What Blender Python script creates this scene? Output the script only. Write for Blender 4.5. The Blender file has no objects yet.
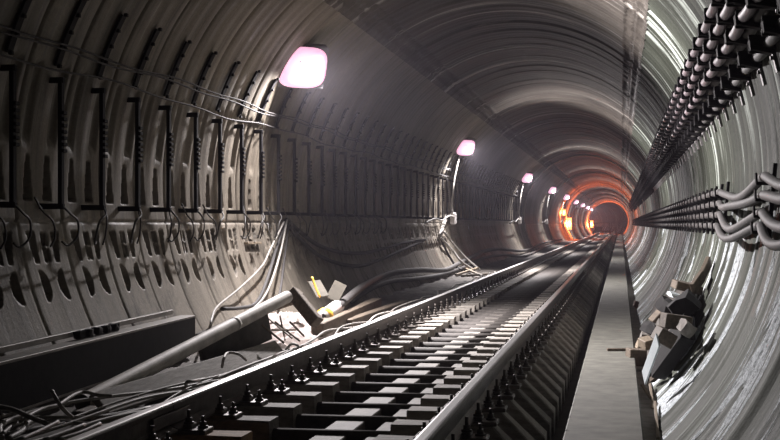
import bpy, bmesh, math, random
import numpy as np
from mathutils import Vector, Matrix
random.seed(7); rng = np.random.default_rng(11)
SC = bpy.context.scene
COL = SC.collection
PI = math.pi

# ------------------------------------------------------------------ dimensions (metres)
R, AZ = 2.85, 2.12            # tunnel radius, height of its axis above the walkway (z = 0)
CAM = Vector((1.71, 0.0, 1.72))
F = 1300.0                    # focal length in pixels of the 780 px frame
YAW, PITCH = math.radians(10.07), math.radians(0.176)
RING, PH = 0.83, 8.85         # ring width, phase of the wall brackets
RT = 0.72                     # rail top
RXL, RXR = -0.79, 0.795       # rail centre lines
XT = 0.0
Fw = Vector((-math.sin(YAW)*math.cos(PITCH), math.cos(YAW)*math.cos(PITCH), math.sin(PITCH)))
Rt = Vector((math.cos(YAW), math.sin(YAW), 0))
Up = Rt.cross(Fw)

def P(px, py, x=None, y=None, z=None):
    """point of the place seen at a pixel of the survey photograph, on a plane of known x, y or z"""
    d = Fw + Rt*((px-390)/F) - Up*((py-220)/F)
    if x is not None: t = (x-CAM.x)/d.x
    elif y is not None: t = (y-CAM.y)/d.y
    else: t = (z-CAM.z)/d.z
    return CAM + d*t

def PW(px, py, off=0.0):
    """point on the tunnel lining (moved in towards the axis by off) at a pixel"""
    d = Fw + Rt*((px-390)/F) - Up*((py-220)/F)
    ox, oz = CAM.x, CAM.z-AZ
    a = d.x*d.x+d.z*d.z; b = 2*(ox*d.x+oz*d.z); c = ox*ox+oz*oz-(R-off)**2
    t = (-b+math.sqrt(b*b-4*a*c))/(2*a)
    return CAM+d*t

def PC(px, py, z, off=.09):
    """like P on a plane z, but kept inside the lining"""
    p = P(px, py, z=z)
    return p if math.hypot(p.x, p.z-AZ) < R-off else PW(px, py, off)

def wallx(z, off=0.0):
    return math.sqrt(max(0.01, (R-off)**2-(z-AZ)**2))

# ------------------------------------------------------------------ materials
def new_mat(name):
    m = bpy.data.materials.new(name); m.use_nodes = True
    nt = m.node_tree; nt.nodes.clear()
    out = nt.nodes.new('ShaderNodeOutputMaterial')
    b = nt.nodes.new('ShaderNodeBsdfPrincipled')
    nt.links.new(b.outputs[0], out.inputs[0])
    return m, nt, b

def ramp(nt, src, stops):
    r = nt.nodes.new('ShaderNodeValToRGB')
    el = r.color_ramp.elements
    while len(el) < len(stops): el.new(0.5)
    for e, (p, c) in zip(el, stops):
        e.position = p; e.color = (*c, 1) if len(c) == 3 else c
    nt.links.new(src, r.inputs[0]); return r

def noise(nt, vec, scale, detail=4, rough=0.6, dist=0.0):
    n = nt.nodes.new('ShaderNodeTexNoise')
    n.inputs['Scale'].default_value = scale; n.inputs['Detail'].default_value = detail
    n.inputs['Roughness'].default_value = rough; n.inputs['Distortion'].default_value = dist
    if vec is not None: nt.links.new(vec, n.inputs['Vector'])
    return n

def mapping(nt, src, scale, loc=(0, 0, 0)):
    m = nt.nodes.new('ShaderNodeMapping')
    m.inputs['Scale'].default_value = scale; m.inputs['Location'].default_value = loc
    nt.links.new(src, m.inputs['Vector']); return m.outputs[0]

def mix(nt, fac, a, b, mode='MIX'):
    m = nt.nodes.new('ShaderNodeMix'); m.data_type = 'RGBA'; m.blend_type = mode
    for s, v in ((m.inputs[0], fac), (m.inputs[6], a), (m.inputs[7], b)):
        if hasattr(v, 'is_output') or isinstance(v, bpy.types.NodeSocket): nt.links.new(v, s)
        else: s.default_value = v if isinstance(v, (int, float)) else (*v, 1)
    return m.outputs[2]

def bump(nt, b, h, strength, dist=0.02):
    n = nt.nodes.new('ShaderNodeBump'); n.inputs['Strength'].default_value = strength
    n.inputs['Distance'].default_value = dist
    nt.links.new(h, n.inputs['Height']); nt.links.new(n.outputs[0], b.inputs['Normal'])

def simple(name, col, rough=0.6, metal=0.0, var=0.35, scale=9.0, bmp=0.25, objvar=0.0, stretch=(1, 1, 1), col2=None):
    m, nt, b = new_mat(name)
    tc = nt.nodes.new('ShaderNodeTexCoord')
    v = mapping(nt, tc.outputs['Object'], stretch)
    n = noise(nt, v, scale, 6, 0.65)
    lo = tuple(c*(1-var) for c in col); hi = col2 or tuple(min(1, c*(1+var)) for c in col)
    r = ramp(nt, n.outputs[0], [(0.3, lo), (0.7, hi)])
    c = r.outputs[0]
    if objvar:
        oi = nt.nodes.new('ShaderNodeObjectInfo')
        rr = ramp(nt, oi.outputs['Random'], [(0, (1-objvar,)*3), (1, (1+objvar,)*3)])
        c = mix(nt, 1.0, c, rr.outputs[0], 'MULTIPLY')
    nt.links.new(c, b.inputs['Base Color'])
    b.inputs['Roughness'].default_value = rough; b.inputs['Metallic'].default_value = metal
    if bmp: bump(nt, b, n.outputs[0], bmp, 0.01)
    return m

def lining(name, base_lo, base_hi, streak, streak_lo, rough_lo, rough_hi, streak_scale=(5.0, 0.22, 1), crust=False, spec=0.5, lower=None, bmp=0.7, sharp=0.16):
    m, nt, b = new_mat(name)
    uv = nt.nodes.new('ShaderNodeUVMap'); uv.uv_map = 'UVMap'
    u = uv.outputs[0]
    big = noise(nt, mapping(nt, u, (0.35, 0.35, 1)), 1.0, 5, 0.6)
    ringn = noise(nt, mapping(nt, u, (1.2, 0.02, 1), (3, 1, 0)), 1.0, 3, 0.7)      # tone of each ring
    st = noise(nt, mapping(nt, u, streak_scale), 1.0, 7, 0.68, 0.15)
    st2 = noise(nt, mapping(nt, u, (streak_scale[0]*3.1, streak_scale[1]*1.3, 1), (7, 3, 0)), 1.0, 5, 0.6, 0.1)
    grain = noise(nt, mapping(nt, u, (1, 1, 1)), 26.0, 6, 0.7)
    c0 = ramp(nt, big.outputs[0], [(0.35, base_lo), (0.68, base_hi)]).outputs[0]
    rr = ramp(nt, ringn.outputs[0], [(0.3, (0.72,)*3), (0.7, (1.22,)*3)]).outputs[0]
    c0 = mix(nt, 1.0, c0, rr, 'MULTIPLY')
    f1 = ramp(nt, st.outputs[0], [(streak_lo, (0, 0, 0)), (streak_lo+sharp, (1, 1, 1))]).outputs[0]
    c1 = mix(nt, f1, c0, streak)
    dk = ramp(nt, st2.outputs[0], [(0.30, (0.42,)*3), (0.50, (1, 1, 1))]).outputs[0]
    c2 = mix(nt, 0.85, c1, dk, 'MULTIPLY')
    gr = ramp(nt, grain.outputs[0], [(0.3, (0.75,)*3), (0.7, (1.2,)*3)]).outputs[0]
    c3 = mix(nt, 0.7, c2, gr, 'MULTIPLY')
    if lower:                                   # the lowest lining segment is cast of a paler, smoother concrete
        sp = nt.nodes.new('ShaderNodeSeparateXYZ'); nt.links.new(u, sp.inputs[0])
        gt = nt.nodes.new('ShaderNodeMath'); gt.operation = 'GREATER_THAN'; gt.inputs[1].default_value = (PI+math.asin((AZ-1.74)/R))*R
        nt.links.new(sp.outputs[1], gt.inputs[0])
        lc = ramp(nt, big.outputs[0], [(0.35, lower[0]), (0.68, lower[1])]).outputs[0]
        lc = mix(nt, .7, lc, gr, 'MULTIPLY'); lc = mix(nt, .45, lc, dk, 'MULTIPLY'); lc = mix(nt, .8, lc, rr, 'MULTIPLY')
        sn = noise(nt, mapping(nt, u, (2.2, 1.1, 1), (11, 2, 0)), 1.0, 6, 0.7, 0.4)
        lc = mix(nt, .8, lc, ramp(nt, sn.outputs[0], [(.36, (.30,)*3), (.50, (1, 1, 1))]).outputs[0], 'MULTIPLY')
        wd = noise(nt, mapping(nt, u, (2.6, .5, 1), (2, 7, 0)), 1.0, 5, 0.6, 0.2)
        lc = mix(nt, ramp(nt, wd.outputs[0], [(.66, (0, 0, 0)), (.70, (1, 1, 1))]).outputs[0], lc, (.42, .42, .43))
        c3 = mix(nt, gt.outputs[0], c3, lc)
    hgt = st.outputs[0]
    ad = nt.nodes.new('ShaderNodeMath'); ad.operation = 'ADD'
    g2 = nt.nodes.new('ShaderNodeMath'); g2.operation = 'MULTIPLY'; g2.inputs[1].default_value = 0.25
    nt.links.new(grain.outputs[0], g2.inputs[0]); nt.links.new(hgt, ad.inputs[0]); nt.links.new(g2.outputs[0], ad.inputs[1])
    hsrc = ad.outputs[0]
    if crust:                                   # white mineral crust in thick runs down the lower wall
        cr = noise(nt, mapping(nt, u, (1.7, 0.42, 1), (1.3, 0.4, 0)), 1.0, 6, 0.62, 0.5)
        cg = noise(nt, mapping(nt, u, (1, 1, 1), (5, 5, 0)), 22.0, 5, 0.75)
        cm = ramp(nt, cr.outputs[0], [(0.545, (0, 0, 0)), (0.57, (1, 1, 1))]).outputs[0]
        sep = nt.nodes.new('ShaderNodeSeparateXYZ'); nt.links.new(u, sep.inputs[0])
        low = ramp(nt, sep.outputs[1], [(0.0, (1, 1, 1)), (1.0, (0, 0, 0))])
        mr = nt.nodes.new('ShaderNodeMapRange'); mr.inputs[1].default_value = -0.95; mr.inputs[2].default_value = -0.1
        nt.links.new(sep.outputs[1], mr.inputs[0]); nt.links.new(mr.outputs[0], low.inputs[0])
        cm = mix(nt, 1.0, cm, low.outputs[0], 'MULTIPLY')
        sm = mix(nt, .7, ramp(nt, big.outputs[0], [(.35, (.040, .045, .034)), (.65, (.095, .104, .082))]).outputs[0], gr, 'MULTIPLY')
        sm = mix(nt, .5, sm, rr, 'MULTIPLY')
        lf = mix(nt, 1.0, low.outputs[0], (.75, .75, .75), 'MULTIPLY')
        c3 = mix(nt, lf, c3, sm)                # smoother olive concrete low down
        cc = ramp(nt, cg.outputs[0], [(0.36, (0.22, 0.25, 0.26)), (0.58, (0.90, 0.96, 1.0))]).outputs[0]
        c3 = mix(nt, cm, c3, cc)
        a2 = nt.nodes.new('ShaderNodeMath'); a2.operation = 'MULTIPLY_ADD'
        a2.inputs[1].default_value = 1.6
        mm = nt.nodes.new('ShaderNodeMath'); mm.operation = 'MULTIPLY'
        nt.links.new(cm, mm.inputs[0]); nt.links.new(cg.outputs[0], mm.inputs[1])
        nt.links.new(mm.outputs[0], a2.inputs[0]); nt.links.new(hsrc, a2.inputs[2]); hsrc = a2.outputs[0]
    nt.links.new(c3, b.inputs['Base Color'])
    ro = ramp(nt, st2.outputs[0], [(0.3, (rough_lo,)*3), (0.7, (rough_hi,)*3)]).outputs[0]
    nt.links.new(ro, b.inputs['Roughness'])
    b.inputs['Specular IOR Level'].default_value = spec
    bump(nt, b, hsrc, bmp, 0.03)
    return m

def emitter(name, col, strength):
    m, nt, b = new_mat(name)
    b.inputs['Base Color'].default_value = (*col, 1)
    b.inputs['Emission Color'].default_value = (*col, 1)
    b.inputs['Emission Strength'].default_value = strength
    return m

M = {}
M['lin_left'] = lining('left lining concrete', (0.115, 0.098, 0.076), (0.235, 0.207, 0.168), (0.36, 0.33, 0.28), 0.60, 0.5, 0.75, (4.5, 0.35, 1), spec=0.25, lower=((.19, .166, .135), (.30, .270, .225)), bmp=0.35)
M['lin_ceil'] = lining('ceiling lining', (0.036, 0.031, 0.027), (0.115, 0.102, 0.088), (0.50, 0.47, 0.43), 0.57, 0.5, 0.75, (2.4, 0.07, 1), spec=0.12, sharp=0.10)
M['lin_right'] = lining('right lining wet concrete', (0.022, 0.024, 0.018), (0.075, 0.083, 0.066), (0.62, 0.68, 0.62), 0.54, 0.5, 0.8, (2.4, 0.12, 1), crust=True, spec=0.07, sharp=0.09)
M['rail'] = simple('rusty rail steel', (0.075, 0.062, 0.055), 0.42, 0.55, 0.4, 14, 0.2)
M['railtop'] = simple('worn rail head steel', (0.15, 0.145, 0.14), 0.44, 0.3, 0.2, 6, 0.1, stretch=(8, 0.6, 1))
M['railtop_sheen'] = simple('rail head steel with painted sheen', (0.66, 0.64, 0.63), 0.5, 0.8, 0.12, 6, 0.05, stretch=(8, 0.6, 1))  # left head lightened in colour to bring out the lit wall's reflection
M['bolt'] = simple('oily bolt steel', (0.085, 0.072, 0.062), 0.45, 0.4, 0.4, 30, 0.2)
M['block'] = simple('grey weathered sleeper timber', (0.22, 0.20, 0.175), 0.75, 0, 0.4, 12, 0.4, objvar=0.35, stretch=(1, 3, 3))
M['block_orange'] = simple('orange stained sleeper timber', (0.34, 0.20, 0.09), 0.75, 0, 0.45, 12, 0.4, stretch=(1, 3, 3))
M['bar'] = simple('dark tarred bar', (0.06, 0.053, 0.048), 0.8, 0, 0.4, 12, 0.3)
M['bed'] = simple('dark damp track bed', (0.07, 0.062, 0.055), 0.8, 0, 0.5, 5, 0.5)
M['strip'] = simple('pale concrete strip', (0.20, 0.185, 0.165), 0.7, 0, 0.35, 5, 0.3)
M['walk'] = simple('grey walkway concrete', (0.118, 0.116, 0.098), 0.7, 0, 0.38, 4.5, 0.35)
M['dirt'] = simple('dark dirt floor', (0.10, 0.09, 0.08), 0.9, 0, 0.5, 6, 0.8)
M['black'] = simple('black bracket steel', (0.009, 0.008, 0.009), 0.8, 0.0, 0.4, 12, 0.1)
M['black'].node_tree.nodes['Principled BSDF'].inputs['Specular IOR Level'].default_value = .15
M['wire'] = simple('dark tie wire', (0.03, 0.027, 0.025), 0.6, 0, 0.3, 12, 0)
M['galv'] = simple('grey galvanised strap', (0.22, 0.21, 0.21), 0.5, 0.4, 0.3, 14, 0.1)
M['cable_mauve'] = simple('mauve grey cable sheath', (0.15, 0.12, 0.13), 0.45, 0, 0.25, 5, 0.1)
M['cable_grey'] = simple('grey cable sheath', (0.075, 0.07, 0.068), 0.7, 0, 0.25, 5, 0.1)
M['cable_dusty'] = simple('dusty grey cable', (0.36, 0.34, 0.315), 0.6, 0, 0.3, 5, 0.1)
M['cable_dark'] = simple('dark rubber cable', (0.035, 0.032, 0.032), 0.8, 0, 0.3, 5, 0.1)
M['cable_pale'] = simple('pale dusty cable', (0.30, 0.285, 0.265), 0.6, 0, 0.25, 5, 0.1)
M['pipe'] = simple('dusty grey pipe', (0.46, 0.43, 0.39), 0.65, 0.0, 0.3, 5, 0.2)
M['steel'] = simple('dark steel beam', (0.07, 0.062, 0.055), 0.55, 0.3, 0.4, 6, 0.2)
M['steel_edge'] = simple('dusty beam flange', (0.23, 0.21, 0.19), 0.6, 0.2, 0.3, 6, 0.2)
M['plank'] = simple('grey weathered plank', (0.25, 0.235, 0.215), 0.8, 0, 0.35, 7, 0.4, stretch=(6, 0.7, 6))
M['wood'] = simple('brown timber', (0.11, 0.085, 0.062), 0.75, 0, 0.4, 6, 0.4, stretch=(6, 1, 6))
M['wood_pale'] = simple('pale sawn wood', (0.22, 0.175, 0.125), 0.75, 0, 0.3, 6, 0.3, stretch=(6, 1, 6))
M['grimy_board'] = simple('grimy brown board', (0.06, 0.052, 0.038), 0.8, 0, 0.35, 7, 0.3)
M['dark_board'] = simple('black tarred board', (0.008, 0.007, 0.007), 0.9, 0, 0.4, 8, 0.3)
M['white_sheet'] = simple('pale blue sheet', (0.60, 0.66, 0.68), 0.5, 0, 0.1, 6, 0.1)
M['rubble'] = simple('crumbled plaster', (0.50, 0.43, 0.40), 0.9, 0, 0.35, 10, 0.8)
M['stone'] = simple('broken concrete', (0.22, 0.20, 0.18), 0.85, 0, 0.35, 8, 0.5, objvar=0.3)
M['yellow'] = simple('yellow plastic', (0.75, 0.42, 0.05), 0.5, 0, 0.2, 8, 0.1)
M['rust'] = simple('rust brown steel', (0.20, 0.10, 0.06), 0.7, 0.2, 0.4, 9, 0.3)
M['housing'] = simple('grey lamp housing', (0.20, 0.19, 0.20), 0.4, 0.5, 0.2, 8, 0.1)
M['boxw'] = simple('pale junction box', (0.60, 0.57, 0.56), 0.45, 0, 0.15, 6, 0.1)
def lamp_mat():
    m, nt, b = new_mat('lit lamp glass')
    tc = nt.nodes.new('ShaderNodeTexCoord')
    g = nt.nodes.new('ShaderNodeTexGradient'); g.gradient_type = 'SPHERICAL'
    mp = nt.nodes.new('ShaderNodeMapping'); mp.inputs['Location'].default_value = (-1, -1, -1); mp.inputs['Scale'].default_value = (2, 2, 2)
    nt.links.new(tc.outputs['Generated'], mp.inputs[0]); nt.links.new(mp.outputs[0], g.inputs[0])
    r = ramp(nt, g.outputs[0], [(0.0, (1.0, .45, .68)), (.4, (1.0, .84, .97))])  # pink edge paints the lamp's bloom into the glass
    nt.links.new(r.outputs[0], b.inputs['Emission Color']); b.inputs['Emission Strength'].default_value = 1.75
    b.inputs['Base Color'].default_value = (.8, .7, .75, 1); return m
M['lamp'] = lamp_mat()
M['lamp_orange'] = emitter('lit orange lamp', (1.0, 0.30, 0.10), 6.0)
M['flange'] = simple('pale ring flange', (0.42, 0.38, 0.34), 0.5, 0, 0.25, 3, 0.2)

# ------------------------------------------------------------------ mesh helpers
class MB:
    def __init__(s): s.v = []; s.f = []; s.sm = []; s.mi = []
    def add(s, vs, fs, smooth=False, mi=0):
        o = len(s.v); s.v += [tuple(v) for v in vs]
        for f in fs: s.f.append([i+o for i in f]); s.sm.append(smooth); s.mi.append(mi)
        return s
    def box(s, c, d, rot=None, bev=0.0, mi=0):
        """chamfered box: centre c, full sizes d, rot a 3x3 / euler tuple"""
        bm = bmesh.new(); bmesh.ops.create_cube(bm, size=1)
        bmesh.ops.scale(bm, vec=d, verts=bm.verts)
        if bev: bmesh.ops.bevel(bm, geom=list(bm.edges), offset=bev, segments=1, affect='EDGES')
        m = Matrix.Translation(Vector(c))
        if rot is not None:
            from mathutils import Euler
            m = m @ (rot.to_4x4() if isinstance(rot, Matrix) else Euler(rot).to_matrix().to_4x4())
        bmesh.ops.transform(bm, matrix=m, verts=bm.verts)
        bm.verts.index_update()
        s.add([v.co[:] for v in bm.verts], [[v.index for v in f.verts] for f in bm.faces], False, mi)
        bm.free(); return s
    def bar(s, a, b, w, h, up=(0, 0, 1), bev=0.0, mi=0):
        """box from a to b, w wide, h high along up"""
        a, b = Vector(a), Vector(b); y = (b-a).normalized()
        x = y.cross(Vector(up)).normalized(); z = x.cross(y)
        m = Matrix((x, y, z)).transposed()
        return s.box((a+b)/2, (w, (b-a).length, h), m, bev, mi)
    def tube(s, pts, r, n=8, smooth_path=True, sub=6, caps=True, mi=0):
        pts = [Vector(p) for p in pts]
        if smooth_path and len(pts) > 2: pts = catmull(pts, sub)
        N = len(pts); rad = r if isinstance(r, (list, tuple)) else [r]*N
        if len(rad) != N: rad = [rad[0]+(rad[-1]-rad[0])*i/(N-1) for i in range(N)]
        up = Vector((0, 0, 1)); vs = []
        t0 = (pts[1]-pts[0]).normalized()
        nrm = t0.cross(up)
        if nrm.length < 1e-3: nrm = t0.cross(Vector((1, 0, 0)))
        nrm.normalize()
        for i, p in enumerate(pts):
            t = (pts[min(i+1, N-1)]-pts[max(i-1, 0)]).normalized()
            nrm = (nrm - t*nrm.dot(t)).normalized(); bn = t.cross(nrm)
            for k in range(n):
                a = 2*PI*k/n
                vs.append(p + (nrm*math.cos(a)+bn*math.sin(a))*rad[i])
        fs = [[i*n+k, i*n+(k+1) % n, (i+1)*n+(k+1) % n, (i+1)*n+k] for i in range(N-1) for k in range(n)]
        if caps: fs += [list(range(n-1, -1, -1)), list(range((N-1)*n, N*n))]
        s.add(vs, fs, True, mi); return s
    def cyl(s, a, b, r, n=12, mi=0, r2=None):
        return s.tube([a, b], [r, r if r2 is None else r2], n, False, mi=mi)
    def prism(s, prof, y0, y1, mi_f=None):
        """profile (x, z) extruded along y"""
        n = len(prof)
        vs = [(x, y0, z) for x, z in prof]+[(x, y1, z) for x, z in prof]
        for i in range(n):
            j = (i+1) % n
            s.add([vs[i], vs[j], vs[n+j], vs[n+i]], [[0, 1, 2, 3]], False, mi_f(i) if mi_f else 0)
        s.add(vs[:n], [list(range(n))]); s.add(vs[n:], [list(range(n-1, -1, -1))]); return s
    def rock(s, c, d, seed=0, rot=(0, 0, 0), mi=0, amt=0.22):
        r = random.Random(seed); bm = bmesh.new(); bmesh.ops.create_cube(bm, size=1)
        bmesh.ops.subdivide_edges(bm, edges=list(bm.edges), cuts=1, use_grid_fill=True)
        for v in bm.verts:
            l = v.co.length
            v.co *= (0.5/l)**0.35 if l > 0 else 1
            v.co += Vector((r.uniform(-amt, amt)*.4, r.uniform(-amt, amt)*.4, r.uniform(-amt, amt)*.4))
        bmesh.ops.scale(bm, vec=d, verts=bm.verts)
        from mathutils import Euler
        bmesh.ops.transform(bm, matrix=Matrix.Translation(Vector(c)) @ Euler(rot).to_matrix().to_4x4(), verts=bm.verts)
        bm.verts.index_update()
        s.add([v.co[:] for v in bm.verts], [[v.index for v in f.verts] for f in bm.faces], False, mi); bm.free(); return s
    def build(s, name, mats, parent=None, origin=None, recalc=True):
        me = bpy.data.meshes.new(name)
        o0 = Vector(origin) if origin is not None else Vector((0, 0, 0))
        me.from_pydata([tuple(Vector(v)-o0) for v in s.v], [], s.f)
        for m in (mats if isinstance(mats, (list, tuple)) else [mats]): me.materials.append(m)
        me.polygons.foreach_set('use_smooth', s.sm); me.polygons.foreach_set('material_index', s.mi)
        if recalc:
            bm = bmesh.new(); bm.from_mesh(me); bmesh.ops.remove_doubles(bm, verts=bm.verts, dist=1e-5)
            bmesh.ops.recalc_face_normals(bm, faces=bm.faces); bm.to_mesh(me); bm.free()
        me.update()
        o = bpy.data.objects.new(name, me); COL.objects.link(o)
        o.location = o0
        if parent: o.parent = parent; o.location = o0
        return o

def catmull(p, sub):
    out = []
    q = [p[0]*2-p[1]]+list(p)+[p[-1]*2-p[-2]]
    for i in range(1, len(q)-2):
        a, b, c, d = q[i-1], q[i], q[i+1], q[i+2]
        for k in range(sub):
            t = k/sub
            out.append(0.5*((2*b)+(c-a)*t+(2*a-5*b+4*c-d)*t*t+(3*b-a-3*c+d)*t**3))
    out.append(p[-1]); return out

def tag(o, label=None, cat=None, group=None, kind=None):
    for k, v in (('label', label), ('category', cat), ('group', group), ('kind', kind)):
        if v: o[k] = v
    return o

def empty(name, loc, label, cat, group=None):
    o = bpy.data.objects.new(name, None); COL.objects.link(o); o.location = loc
    o.empty_display_size = 0.1
    return tag(o, label, cat, group)

def copy_tree(o, parent=None):
    c = o.copy(); COL.objects.link(c)
    if parent: c.parent = parent
    for ch in list(o.children):
        copy_tree(ch, c)
    return c

ORD = ['first', 'second', 'third', 'fourth', 'fifth', 'sixth', 'seventh', 'eighth', 'ninth', 'tenth', 'eleventh', 'twelfth',
       'thirteenth', 'fourteenth', 'fifteenth', 'sixteenth', 'seventeenth', 'eighteenth', 'nineteenth', 'twentieth']

# ------------------------------------------------------------------ the setting: lining of the tunnel
Y_STRAIGHT, RC = 192.0, 230.0     # straight run, then a bend to the left

def centre(y):
    """axis point and heading angle at chainage y"""
    if y <= Y_STRAIGHT: return 0.0, y, 0.0
    a = (y-Y_STRAIGHT)/RC
    return -RC*(1-math.cos(a)), Y_STRAIGHT+RC*math.sin(a), a

def ramp01(a, b, x): return np.clip((x-a)/(b-a), 0, 1)

ring_off = rng.uniform(-0.012, 0.014, 600)
ring_tilt = rng.uniform(-0.02, 0.02, 600)

RO = [1.0]
def profile(Y, S, PHI):
    """outward displacement of the lining: ring joints, ribs and small steps from ring to ring"""
    k = np.floor((Y-PH+RING*0.5)/RING).astype(int)+40
    s = (Y-PH+RING*0.5)/RING-np.floor((Y-PH+RING*0.5)/RING)      # 0..1, bracket / rib centre at 0.5
    e = np.minimum(s, 1-s)*RING
    d = 0.035*np.exp(-(e/0.022)**2)                                # joint groove
    d += 0.006*np.cos(2*PI*s*3)*np.clip((AZ+R*np.sin(PHI)-1.9)/.5, 0, 1)   # shallow ribs
    d += ring_off[np.clip(k, 0, 599)]*RO[0]+ring_tilt[np.clip(k, 0, 599)]*(s-0.5)*RO[0]
    return d, s, k

def smooth_box(x, a, b, w=0.008):
    return ramp01(a-w, a, x)*(1-ramp01(b, b+w, x))

def left_pockets(s, Z):
    u = (s-0.5)*RING      # metres from the bracket line
    D = np.zeros_like(u)
    for u0 in (-0.23, 0.0, 0.21):                                  # slits
        t = (Z-1.43)/0.22
        if u0 == 0.0:
            m = np.maximum(smooth_box(u, -0.045, -0.015), 0)
            m = np.maximum(m, 0)*smooth_box(Z, 1.43, 1.645)*(1-smooth_box(Z, 1.530, 1.550, .006))
            m2 = smooth_box(u, 0.02, 0.05)*smooth_box(Z, 1.43, 1.645)*(1-smooth_box(Z, 1.520, 1.540, .006))
            m = np.maximum(m, m2)
        elif u0 < 0:
            m = smooth_box(u, u0-0.06+0.07*(1-t), u0+0.06)*smooth_box(Z, 1.42, 1.65)
        else:
            m = smooth_box(u, u0-0.06, u0+0.06-0.07*(1-t))*smooth_box(Z, 1.42, 1.65)
        D = np.maximum(D, m)
    for u0, sg in ((-0.205, 1), (0.205, -1)):                        # half moons
        rr = np.sqrt(((u-u0)/0.115)**2+((Z-1.235)/0.115)**2)
        m = (1-ramp01(0.92, 1.05, rr))*ramp01(-0.006, 0.006, (u-u0)*sg)
        D = np.maximum(D, m)
    for u0, sg in ((-0.20, -1), (0.15, 1)):                        # tall pockets beside each bracket
        t = np.clip((2.29-Z)/0.36, 0, 1)
        m = smooth_box(u, u0-0.02-0.05*t, u0+0.02+0.05*t)*smooth_box(Z, 1.92, 2.26)
        D = np.maximum(D, m)
    for u0 in (-0.24, 0.22):                                       # faint upper panels
        m = 0.3*smooth_box(u, u0-0.05, u0+0.05, .03)*smooth_box(Z, 2.40, 2.95, .05)
        D = np.maximum(D, m)
    return D

def shell(name, ys, phis, mat, mode):
    RO[0] = .4 if mode == 'left' else 1.2
    Yg, Pg = np.meshgrid(ys, phis, indexing='ij')
    d, s, k = profile(Yg, None, Pg)
    Z = AZ+R*np.sin(Pg)
    if mode == 'left':
        fade = 1-ramp01(46, 48, Yg)
        d = d-0.02*np.exp(-(np.minimum(s, 1-s)*RING/0.022)**2)*(Z < 1.74)+0.17*left_pockets(s, Z)*fade
        seam = np.exp(-((Z-1.74)/0.012)**2)*0.02
        d = d+seam
        d = d*1.0
    if mode in ('ceil', 'right', 'left'):
        for ang in (49, 123):
            a = (Pg-math.radians(ang))*R
            yy = (Yg/0.26)-np.floor(Yg/0.26)
            m = smooth_box(yy, 0.25, 0.75, .1)*(smooth_box(a, -0.13, -0.05, .02)+smooth_box(a, 0.05, 0.13, .02))
            d = d+0.05*m+0.03*np.exp(-(a/0.02)**2)
    if mode == 'right':
        u = (s-0.5)*RING
        for u0 in (-0.20, 0.22):
            d = d+0.04*np.exp(-((u-u0)/0.05)**2)*(.2+.8*ramp01(0.9, 1.7, Z))
    rr = R+d
    Xl = rr*np.cos(Pg); Zl = AZ+rr*np.sin(Pg)
    cx = np.array([centre(y) for y in ys])
    X = cx[:, 0:1]+Xl*np.cos(cx[:, 2:3]); Yw = cx[:, 1:2]+Xl*np.sin(cx[:, 2:3])
    n, m = Yg.shape
    co = np.stack([X, Yw, Zl], -1).reshape(-1, 3)
    i = np.arange(n-1)[:, None]*m+np.arange(m-1)[None, :]
    q = np.stack([i, i+1, i+m+1, i+m], -1).reshape(-1, 4)
    me = bpy.data.meshes.new(name)
    me.vertices.add(len(co)); me.vertices.foreach_set('co', co.ravel())
    me.loops.add(q.size); me.loops.foreach_set('vertex_index', q.ravel().astype(np.int32))
    me.polygons.add(len(q)); me.polygons.foreach_set('loop_start', np.arange(0, q.size, 4, dtype=np.int32))
    me.update(calc_edges=True)
    uvl = me.uv_layers.new(name='UVMap')
    uv = np.stack([Yg, Pg*R], -1).reshape(-1, 2)[q.ravel()]
    uvl.data.foreach_set('uv', uv.ravel())
    me.polygons.foreach_set('use_smooth', np.ones(len(q), bool))
    me.materials.append(mat); me.validate(); me.update()
    o = bpy.data.objects.new(name, me); COL.objects.link(o)
    o['kind'] = 'structure'
    return o

def segs(*parts):
    out = [np.arange(a, b, st) for a, b, st in parts]
    return np.concatenate(out)
D2R = math.radians
phi_of_z_left = lambda z: PI-math.asin((z-AZ)/R)
pl = np.concatenate([np.linspace(D2R(128), phi_of_z_left(2.32), 52)[:-1],
                     np.linspace(phi_of_z_left(2.32), phi_of_z_left(1.05), 100)[:-1],
                     np.linspace(phi_of_z_left(1.05), D2R(232), 22)])
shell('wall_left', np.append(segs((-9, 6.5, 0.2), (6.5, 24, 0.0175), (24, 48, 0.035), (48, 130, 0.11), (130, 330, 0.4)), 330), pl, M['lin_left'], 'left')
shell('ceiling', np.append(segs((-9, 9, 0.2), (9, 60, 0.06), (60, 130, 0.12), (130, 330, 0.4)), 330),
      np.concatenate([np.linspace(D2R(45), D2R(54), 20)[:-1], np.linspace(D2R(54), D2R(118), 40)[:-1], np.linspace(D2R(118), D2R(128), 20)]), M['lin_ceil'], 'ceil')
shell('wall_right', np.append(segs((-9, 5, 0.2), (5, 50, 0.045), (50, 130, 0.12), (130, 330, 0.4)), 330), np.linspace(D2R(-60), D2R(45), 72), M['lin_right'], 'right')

def flange(y, name, r_in, w=0.10):
    """ring flange that stands in from the lining"""
    b = MB(); n = 120; prof = [(R+0.06, 0), (r_in, 0), (r_in, w), (R+0.06, w)]
    vs = []; x0, yc, a = centre(y)
    for i in range(n+1):
        p = D2R(-52+284*i/n)
        for r, dy in prof: vs.append((x0+r*math.cos(p), yc+dy, AZ+r*math.sin(p)))
    fs = [[i*4+k, i*4+(k+1) % 4, (i+1)*4+(k+1) % 4, (i+1)*4+k] for i in range(n) for k in range(4)]
    b.add(vs, fs); o = b.build(name, M['flange']); o['kind'] = 'structure'
for i, (y, r) in enumerate(((62, R-0.05), (82, R-0.06), (103, R-0.12), (124, R-0.10), (143, R-0.08), (163, R-0.10), (186, R-0.16))):
    flange(y, 'trim_%d' % (i+1), r)

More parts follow.
